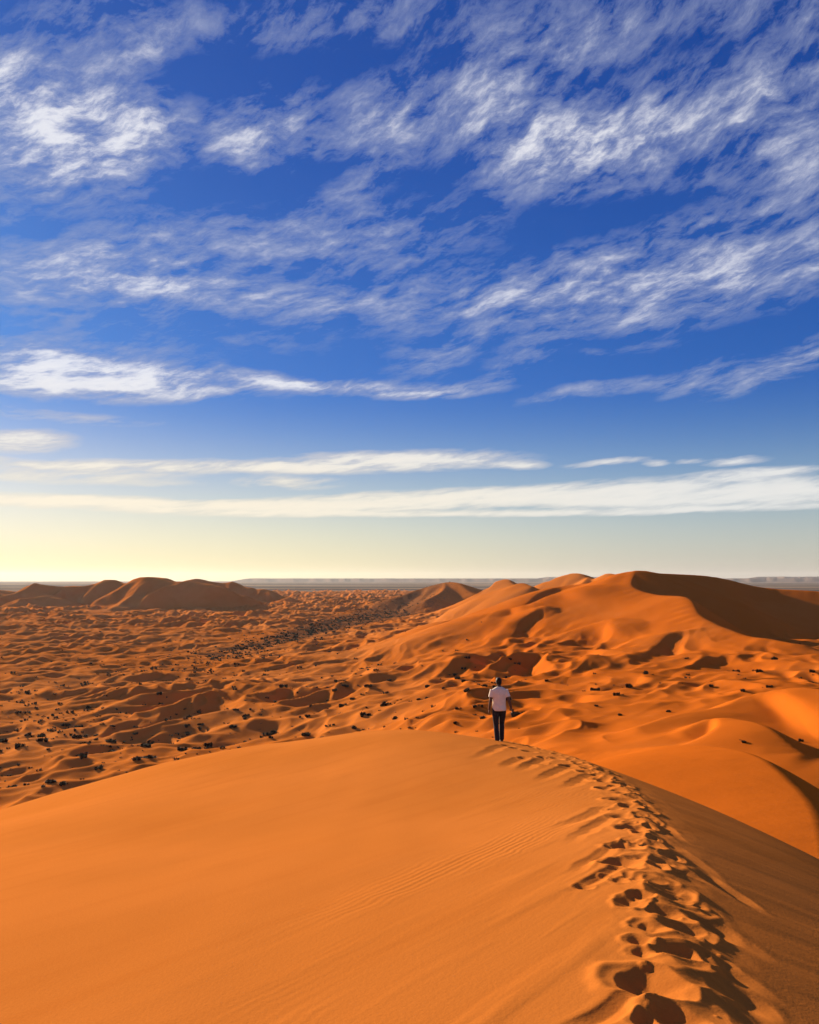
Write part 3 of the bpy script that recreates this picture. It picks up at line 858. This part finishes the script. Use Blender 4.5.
LEG_L = [(-0.088, 0, 0.92), (-0.098, 0.0, 0.72), (-0.092, 0.0, 0.50), (-0.090, -0.06, 0.34), (-0.084, -0.13, 0.10)]
LEG_R = [(0.088, 0, 0.92), (0.094, 0.06, 0.72), (0.084, 0.10, 0.51), (0.080, 0.085, 0.34), (0.076, 0.09, 0.09)]
ARM_L = [(-0.175, 0, 1.425), (-0.215, -0.01, 1.28), (-0.240, -0.02, 1.13), (-0.255, 0.03, 0.99), (-0.265, 0.07, 0.88)]
ARM_R = [(0.175, 0, 1.425), (0.222, -0.02, 1.28), (0.262, -0.045, 1.14), (0.305, -0.02, 1.01), (0.340, 0.02, 0.91)]
TRUNK = [(0, 0, 0.86), (0, 0, 0.95), (0, 0.01, 1.06), (0, 0.005, 1.20), (0, -0.005, 1.33), (0, -0.005, 1.42), (0, 0.0, 1.465), (0, 0.005, 1.50)]
TR = [(0.155, 0.110), (0.165, 0.118), (0.152, 0.105), (0.168, 0.115), (0.190, 0.120), (0.185, 0.100), (0.12, 0.075), (0.062, 0.060)]

bm = bmesh.new()
tube(bm, spline(TRUNK, 4), [(r.x, r.y) for r in spline([(a, b, 0) for a, b in TR], 4)], 24)
limb(bm, [(0, 0.0, 1.46), (0, 0.012, 1.52), (0, 0.02, 1.60)], [0.060, 0.055, 0.058])
for L_ in (LEG_L, LEG_R):
    limb(bm, L_, [0.092, 0.080, 0.056, 0.054, 0.040])
    f = Vector(L_[-1])
    limb(bm, [f + Vector((0, -0.03, -0.03)), f + Vector((0, 0.05, -0.05)), f + Vector((0, 0.15, -0.065))], [0.038, 0.038, 0.028])
for A_, sx in ((ARM_L, -1), (ARM_R, 1)):
    limb(bm, A_, [0.058, 0.048, 0.042, 0.038, 0.027])
    w = Vector(A_[-1]); d = (Vector(A_[-1]) - Vector(A_[-2])).normalized()
    fw = Vector((0, 1, 0)); fw = (fw - d * fw.dot(d)).normalized()
    limb(bm, [w, w + d * 0.045, w + d * 0.085], [(0.018, 0.030), (0.018, 0.040), (0.015, 0.036)])
    inn = Vector((-sx, 0, 0))
    for k, (o_, ln) in enumerate(((0.030, 0.070), (0.010, 0.078), (-0.010, 0.072), (-0.029, 0.056))):
        b_ = w + d * 0.080 + fw * o_
        limb(bm, [b_, b_ + d * ln * 0.5 + inn * 0.006, b_ + d * ln * 0.92 + inn * 0.024], [0.0088, 0.0082, 0.0068], 3)
    b_ = w + d * 0.028 + fw * 0.028
    limb(bm, [b_, b_ + d * 0.03 + fw * 0.024 + inn * 0.008, b_ + d * 0.062 + fw * 0.026 + inn * 0.014], [0.0115, 0.010, 0.0078], 3)
HC = Vector((-0.004, 0.03, 1.640))
blob(bm, HC + Vector((0, 0.0, 0.012)), (0.074, 0.092, 0.098), 20)
blob(bm, HC + Vector((0, 0.022, -0.050)), (0.056, 0.066, 0.066), 16)
blob(bm, HC + Vector((0, 0.092, -0.018)), (0.013, 0.020, 0.022), 10)      # nose
blob(bm, HC + Vector((0, 0.078, -0.062)), (0.024, 0.013, 0.010), 10)      # mouth
blob(bm, HC + Vector((0, 0.070, 0.016)), (0.050, 0.020, 0.010), 10)       # brow
for sx in (-1, 1):
    blob(bm, HC + Vector((sx * 0.077, -0.002, -0.012)), (0.010, 0.019, 0.031), 10)   # ear
person = voxel('person', bm, M_SKIN, 0.0055, 3)

bm = bmesh.new()
T2 = [(0, -0.005, 0.865), (0, -0.005, 0.96), (0, 0.0, 1.06), (0, 0.0, 1.20), (0, -0.005, 1.33), (0, -0.005, 1.425), (0, 0.0, 1.475), (0, 0.004, 1.505)]
R2 = [(0.188, 0.140), (0.186, 0.140), (0.180, 0.132), (0.190, 0.135), (0.210, 0.140), (0.203, 0.118), (0.135, 0.092), (0.078, 0.076)]
tube(bm, spline(T2, 4), [(r.x, r.y) for r in spline([(a, b, 0) for a, b in R2], 4)], 28)
for A_ in (ARM_L, ARM_R):
    a0, a1, a2 = Vector(A_[0]), Vector(A_[1]), Vector(A_[2])
    limb(bm, [a0, a0.lerp(a1, 0.6), a1, a1.lerp(a2, 0.35)], [0.076, 0.074, 0.074, 0.078])
shirt = voxel('t_shirt', bm, M_SHIRT, 0.008, 4)
co = np.empty(len(shirt.data.vertices) * 3); shirt.data.vertices.foreach_get('co', co); co = co.reshape(-1, 3)
wr = 0.007 * fbm(co[:, 0] * 8 + co[:, 1] * 5, co[:, 2] * 11 + co[:, 0] * 6, 501, 3)
co[:, 0] *= 1 + wr * 3.5 * 0.3; co[:, 1] += wr
shirt.data.vertices.foreach_set('co', co.ravel()); shirt.data.update()
bm = bmesh.new()
tube(bm, spline([(0, 0, 0.84), (0, 0, 0.90), (0, 0, 0.97), (0, 0, 1.01)], 4), [(r.x, r.y) for r in spline([(0.155, .115, 0), (0.172, .128, 0), (0.165, .120, 0), (0.158, .112, 0)], 4)], 24)
for L_ in (LEG_L, LEG_R):
    limb(bm, L_[:-1] + [tuple(Vector(L_[-1]) + Vector((0, 0, -0.025)))], [0.105, 0.096, 0.074, 0.072, 0.066])
trousers = voxel('trousers', bm, M_JEANS, 0.008, 3)
bm = bmesh.new()
blob(bm, HC + Vector((0, -0.012, 0.026)), (0.084, 0.096, 0.098), 20)
blob(bm, HC + Vector((0, -0.040, -0.022)), (0.074, 0.064, 0.070), 16)
blob(bm, HC + Vector((0, 0.045, 0.085)), (0.060, 0.050, 0.030), 12)
hair = voxel('hair', bm, M_HAIR, 0.006, 2)
kids = [shirt, trousers, hair]
for L_ in (LEG_L, LEG_R):
    f = Vector(L_[-1]); z0 = f.z - 0.085
    bm = bmesh.new()
    limb(bm, [(f.x, f.y - 0.055, z0 + 0.055), (f.x, f.y - 0.02, z0 + 0.055), (f.x, f.y + 0.07, z0 + 0.048), (f.x, f.y + 0.15, z0 + 0.036), (f.x, f.y + 0.19, z0 + 0.028)],
         [(0.036, 0.045), (0.042, 0.052), (0.044, 0.042), (0.046, 0.032), (0.028, 0.018)])
    limb(bm, [(f.x, f.y - 0.01, z0 + 0.05), (f.x, f.y - 0.012, z0 + 0.12)], [0.047, 0.045])
    sh = voxel('shoe', bm, M_SHOE, 0.007, 2)
    bm = bmesh.new()
    n = 20
    ring = []
    for k in range(n):
        a = 2 * math.pi * k / n
        ring.append((f.x + 0.047 * math.cos(a) * (1.0 - 0.12 * math.sin(a + 2.6)), f.y + 0.068 + 0.135 * math.sin(a)))
    lo = [bm.verts.new((x, y, z0)) for x, y in ring]; hi = [bm.verts.new((x, y, z0 + 0.024)) for x, y in ring]
    for k in range(n):
        bm.faces.new((lo[k], lo[(k + 1) % n], hi[(k + 1) % n], hi[k]))
    bm.faces.new(lo[::-1]); bm.faces.new(hi)
    me = bpy.data.meshes.new('sole'); bm.to_mesh(me); bm.free(); me.materials.append(M_SOLE)
    so = bpy.data.objects.new('sole', me); COL.objects.link(so); so.parent = sh
    kids.append(sh)
for sx in (-1, 1):
    bm = bmesh.new(); blob(bm, HC + Vector((sx * 0.030, 0.082, 0.001)), (0.011, 0.008, 0.007), 10)
    me = bpy.data.meshes.new('eye'); bm.to_mesh(me); bm.free(); me.materials.append(M_HAIR)
    ey = bpy.data.objects.new('eye', me); COL.objects.link(ey); kids.append(ey)
for k in kids:
    k.parent = person
px_, py_ = hit_crest(499.5, 740.5)
dz = (np.abs(Xg - px_) < 0.16) & (np.abs(Yg - py_) < 0.2)
person.location = (px_, py_, float(Zg[dz].mean()) + CAM_Z - 0.03)
person.scale = (0.93, 0.93, 0.93)
person.rotation_euler = (0, 0, rad(3))
tag(person, 'man in a white T-shirt and dark trousers walking away along the dune crest', 'person')

# ------------------------------------------------------------------ desert shrubs
def shrub_mat():
    m, N = new_mat('desert_shrub')
    O = N.n('ShaderNodeTexCoord').outputs['Object']
    inf = N.n('ShaderNodeObjectInfo')
    c = N.mix(N.noise(O, 6.0, 3).outputs['Fac'], (0.022, 0.018, 0.010), (0.075, 0.056, 0.030))
    c = N.mix(N.math('MULTIPLY', inf.outputs['Random'], 0.5), c, (0.034, 0.038, 0.018))
    finish(N, c, 0.9, None, 0.1)
    return m
M_SHRUB = shrub_mat()

def tuft_arrays(seed, nblade, nclump=5):
    """verts, quads of a low bush: wiry blades fanning from several clumps"""
    r = random.Random(seed)
    V, Q = [], []
    cl = [(r.uniform(-.34, .34), r.uniform(-.30, .30), r.uniform(.6, 1.0)) for _ in range(nclump)]
    for i in range(nblade):
        cx, cy, cs = r.choice(cl)
        a = r.uniform(0, 2 * math.pi); lean = r.uniform(0.1, 1.0); ln = r.uniform(.22, .46) * cs
        bx, by = cx + r.gauss(0, .05), cy + r.gauss(0, .05)
        w = r.uniform(.018, .042)
        dx, dy = math.cos(a), math.sin(a); tx, ty = -dy * w, dx * w
        p = [(bx, by, -0.06), (bx + dx * ln * lean * .45, by + dy * ln * lean * .45, ln * .62), (bx + dx * ln * lean, by + dy * ln * lean, ln * (1.05 - .45 * lean))]
        k = len(V)
        for j, (x, y, z) in enumerate(p):
            s_ = (0.9, 1.3, 0.35)[j]
            V += [(x - tx * s_, y - ty * s_, z), (x + tx * s_, y + ty * s_, z)]
        Q += [(k, k + 1, k + 3, k + 2), (k + 2, k + 3, k + 5, k + 4)]
    return V, Q

shrub_meshes = []
for i in range(6):
    V, Q = tuft_arrays(40 + i, 230, 4 + i % 4)
    me = bpy.data.meshes.new('shrub'); me.from_pydata(V, [], Q); me.update(); me.materials.append(M_SHRUB)
    shrub_meshes.append(me)

NOTED = [  # (px, py, width px, label)
    (113, 727, 8, None), (135, 735, 9, None), (188, 727, 13, None), (201, 725, 10, None), (62, 784, 12, None),
    (29, 693, 11, None), (160, 695, 11, None), (87, 708, 10, None), (29, 736, 12, None), (335, 682, 10, None), (345, 687, 11, None), (334, 691, 12, None),
    (390, 681, 11, None), (427, 687, 9, None), (308, 716, 11, None), (456, 724, 8, None), (236, 710, 9, None), (247, 716, 9, None), (284, 687, 14, None), (456, 676, 9, None), (463, 682, 9, None),
    (474, 707, 10, None), (457, 679, 9, None), (485, 686, 9, "dark shrub right beside the walking man's shoulder"), (510, 660, 8, None), (620, 715, 11, None), (617, 695, 10, None), (630, 687, 14, None), (467, 640, 6, None),
    (645, 674, 12, None), (668, 712, 10, None), (710, 686, 9, None), (743, 692, 12, None), (770, 687, 9, None), (812, 673, 9, None), (745, 743, 9, None), (800, 741, 9, 'solitary shrub in a hollow right of the bright dome'),
    (596, 706, 7, None), (418, 700, 8, None), (370, 715, 9, None), (352, 700, 8, None),
]
cands = []          # (apparent size, x, y, z, width, label, strip)
rs = random.Random(11)
for (px, py, w, lab) in NOTED:
    x, y, z = field_hit(px, py)
    wd = 0.72 * w * math.hypot(x, y) / F
    cands.append((99 + w, x, y, z, wd, lab, False))
    if w >= 9:
        for _ in range(rs.randint(0, 2)):
            x2, y2 = x + rs.uniform(-1.3, 1.3) * wd, y + rs.uniform(-1.2, 1.2) * wd
            w2 = wd * rs.uniform(.35, .7)
            cands.append((w2 / y * F, x2, y2, field_z(x2, y2), w2, None, False))
smooth_b = np.clip(hollow, 0, 1)
tries = 0
while len(cands) < 5200 and tries < 120000:
    tries += 1
    a = rs.uniform(rad(-33), rad(33)); d = math.exp(rs.uniform(math.log(110), math.log(1500)))
    i = int((math.log(d) - ld_g[0]) / (ld_g[1] - ld_g[0])); j = int((a - az_g[0]) / (az_g[1] - az_g[0]))
    b = float(band[i, j])
    p = 0.95 * b + 0.05 * math.exp(-max(float(BIG[i, j]), 0) / 2.5) + 0.34 * float(smooth_b[i, j]) * max(0.0, min(1.0, 0.35 + float(grav[i, j]) * 1.6)) * math.exp(-max(float(BIG[i, j]), 0) / 2.5)
    if a > 0.14:
        p *= 0.16 if d > 185 else 0.0
    elif a > 0.0:
        p *= 0.55
    if d > 600:
        p *= 1 - 0.6 * (1 - b)
    if rs.random() > p:
        continue
    x, y = d * math.sin(a), d * math.cos(a)
    w = (0.6 + 2.0 * rs.random() ** 2.2) * (1.0 + 0.5 * b) * (1 + 0.5 * min(1, d / 900))
    cands.append((w / d * F, x, y, field_z(x, y), w, None, b > 0.5))
cands.sort(key=lambda c: -c[0])
G = 'shrubs dotted over the desert plain'
for k, (ap, x, y, z, w, lab, strip) in enumerate(cands[:300]):
    if k == 0:
        proto = bpy.data.objects.new('shrub', shrub_meshes[0]); o = proto
    else:
        o = proto.copy(); o.data = shrub_meshes[k % 6]
    COL.objects.link(o)
    o.location = (x, y, z - 0.02 * w)
    h = rs.uniform(0.75, 1.15)
    o.scale = (w, w * rs.uniform(.8, 1.1), w * h)
    o.rotation_euler = (0, 0, rs.uniform(0, 6.28))
    if not lab:
        lab = 'low dark shrub in the dark strip across the plain' if strip else 'low dark scrubby shrub among the sandy hummocks'
    tag(o, lab, 'shrub', G if not strip else 'shrubs in the dark strip across the plain')
SV, SQ = [], []
lite = [tuft_arrays(90 + i, 46, 3) for i in range(6)]
n0 = 0
for k, (ap, x, y, z, w, lab, strip) in enumerate(cands[300:]):
    V, Q = lite[k % 6]
    V = np.array(V); ca, sa2 = math.cos(k * 1.7), math.sin(k * 1.7)
    vv = np.stack([(V[:, 0] * ca - V[:, 1] * sa2) * w + x, (V[:, 0] * sa2 + V[:, 1] * ca) * w + y, V[:, 2] * w * 0.95 + z], 1)
    SV.append(vv); SQ.append(np.array(Q) + n0); n0 += len(V)
me = bpy.data.meshes.new('shrubbery'); me.from_pydata(np.concatenate(SV).tolist(), [], np.concatenate(SQ).tolist()); me.update()
me.materials.append(M_SHRUB)
sb = bpy.data.objects.new('shrubbery', me); COL.objects.link(sb)
tag(sb, 'small dark desert shrubs thinning out across the far plain', 'shrubs', kind='stuff')

# ------------------------------------------------------------------ desert haze
bm = bmesh.new()
bmesh.ops.create_cube(bm, size=1.0)
me = bpy.data.meshes.new('haze'); bm.to_mesh(me); bm.free()
hz = bpy.data.objects.new('haze', me); COL.objects.link(hz)
hz.scale = (44000, 44000, 230); hz.location = (0, 0, 230 / 2 - 18)
m = bpy.data.materials.new('desert_air'); m.use_nodes = True
N = NT(m.node_tree)
vol = N.n('ShaderNodeVolumePrincipled')
vol.inputs['Color'].default_value = (0.86, 0.88, 0.92, 1)
vol.inputs['Density'].default_value = 2.2e-5
vol.inputs['Anisotropy'].default_value = 0.35
N.n('ShaderNodeOutputMaterial', ins={'Volume': vol.outputs[0]})
me.materials.append(m)
tag(hz, 'pale dusty air lying over the desert', 'haze', kind='stuff')
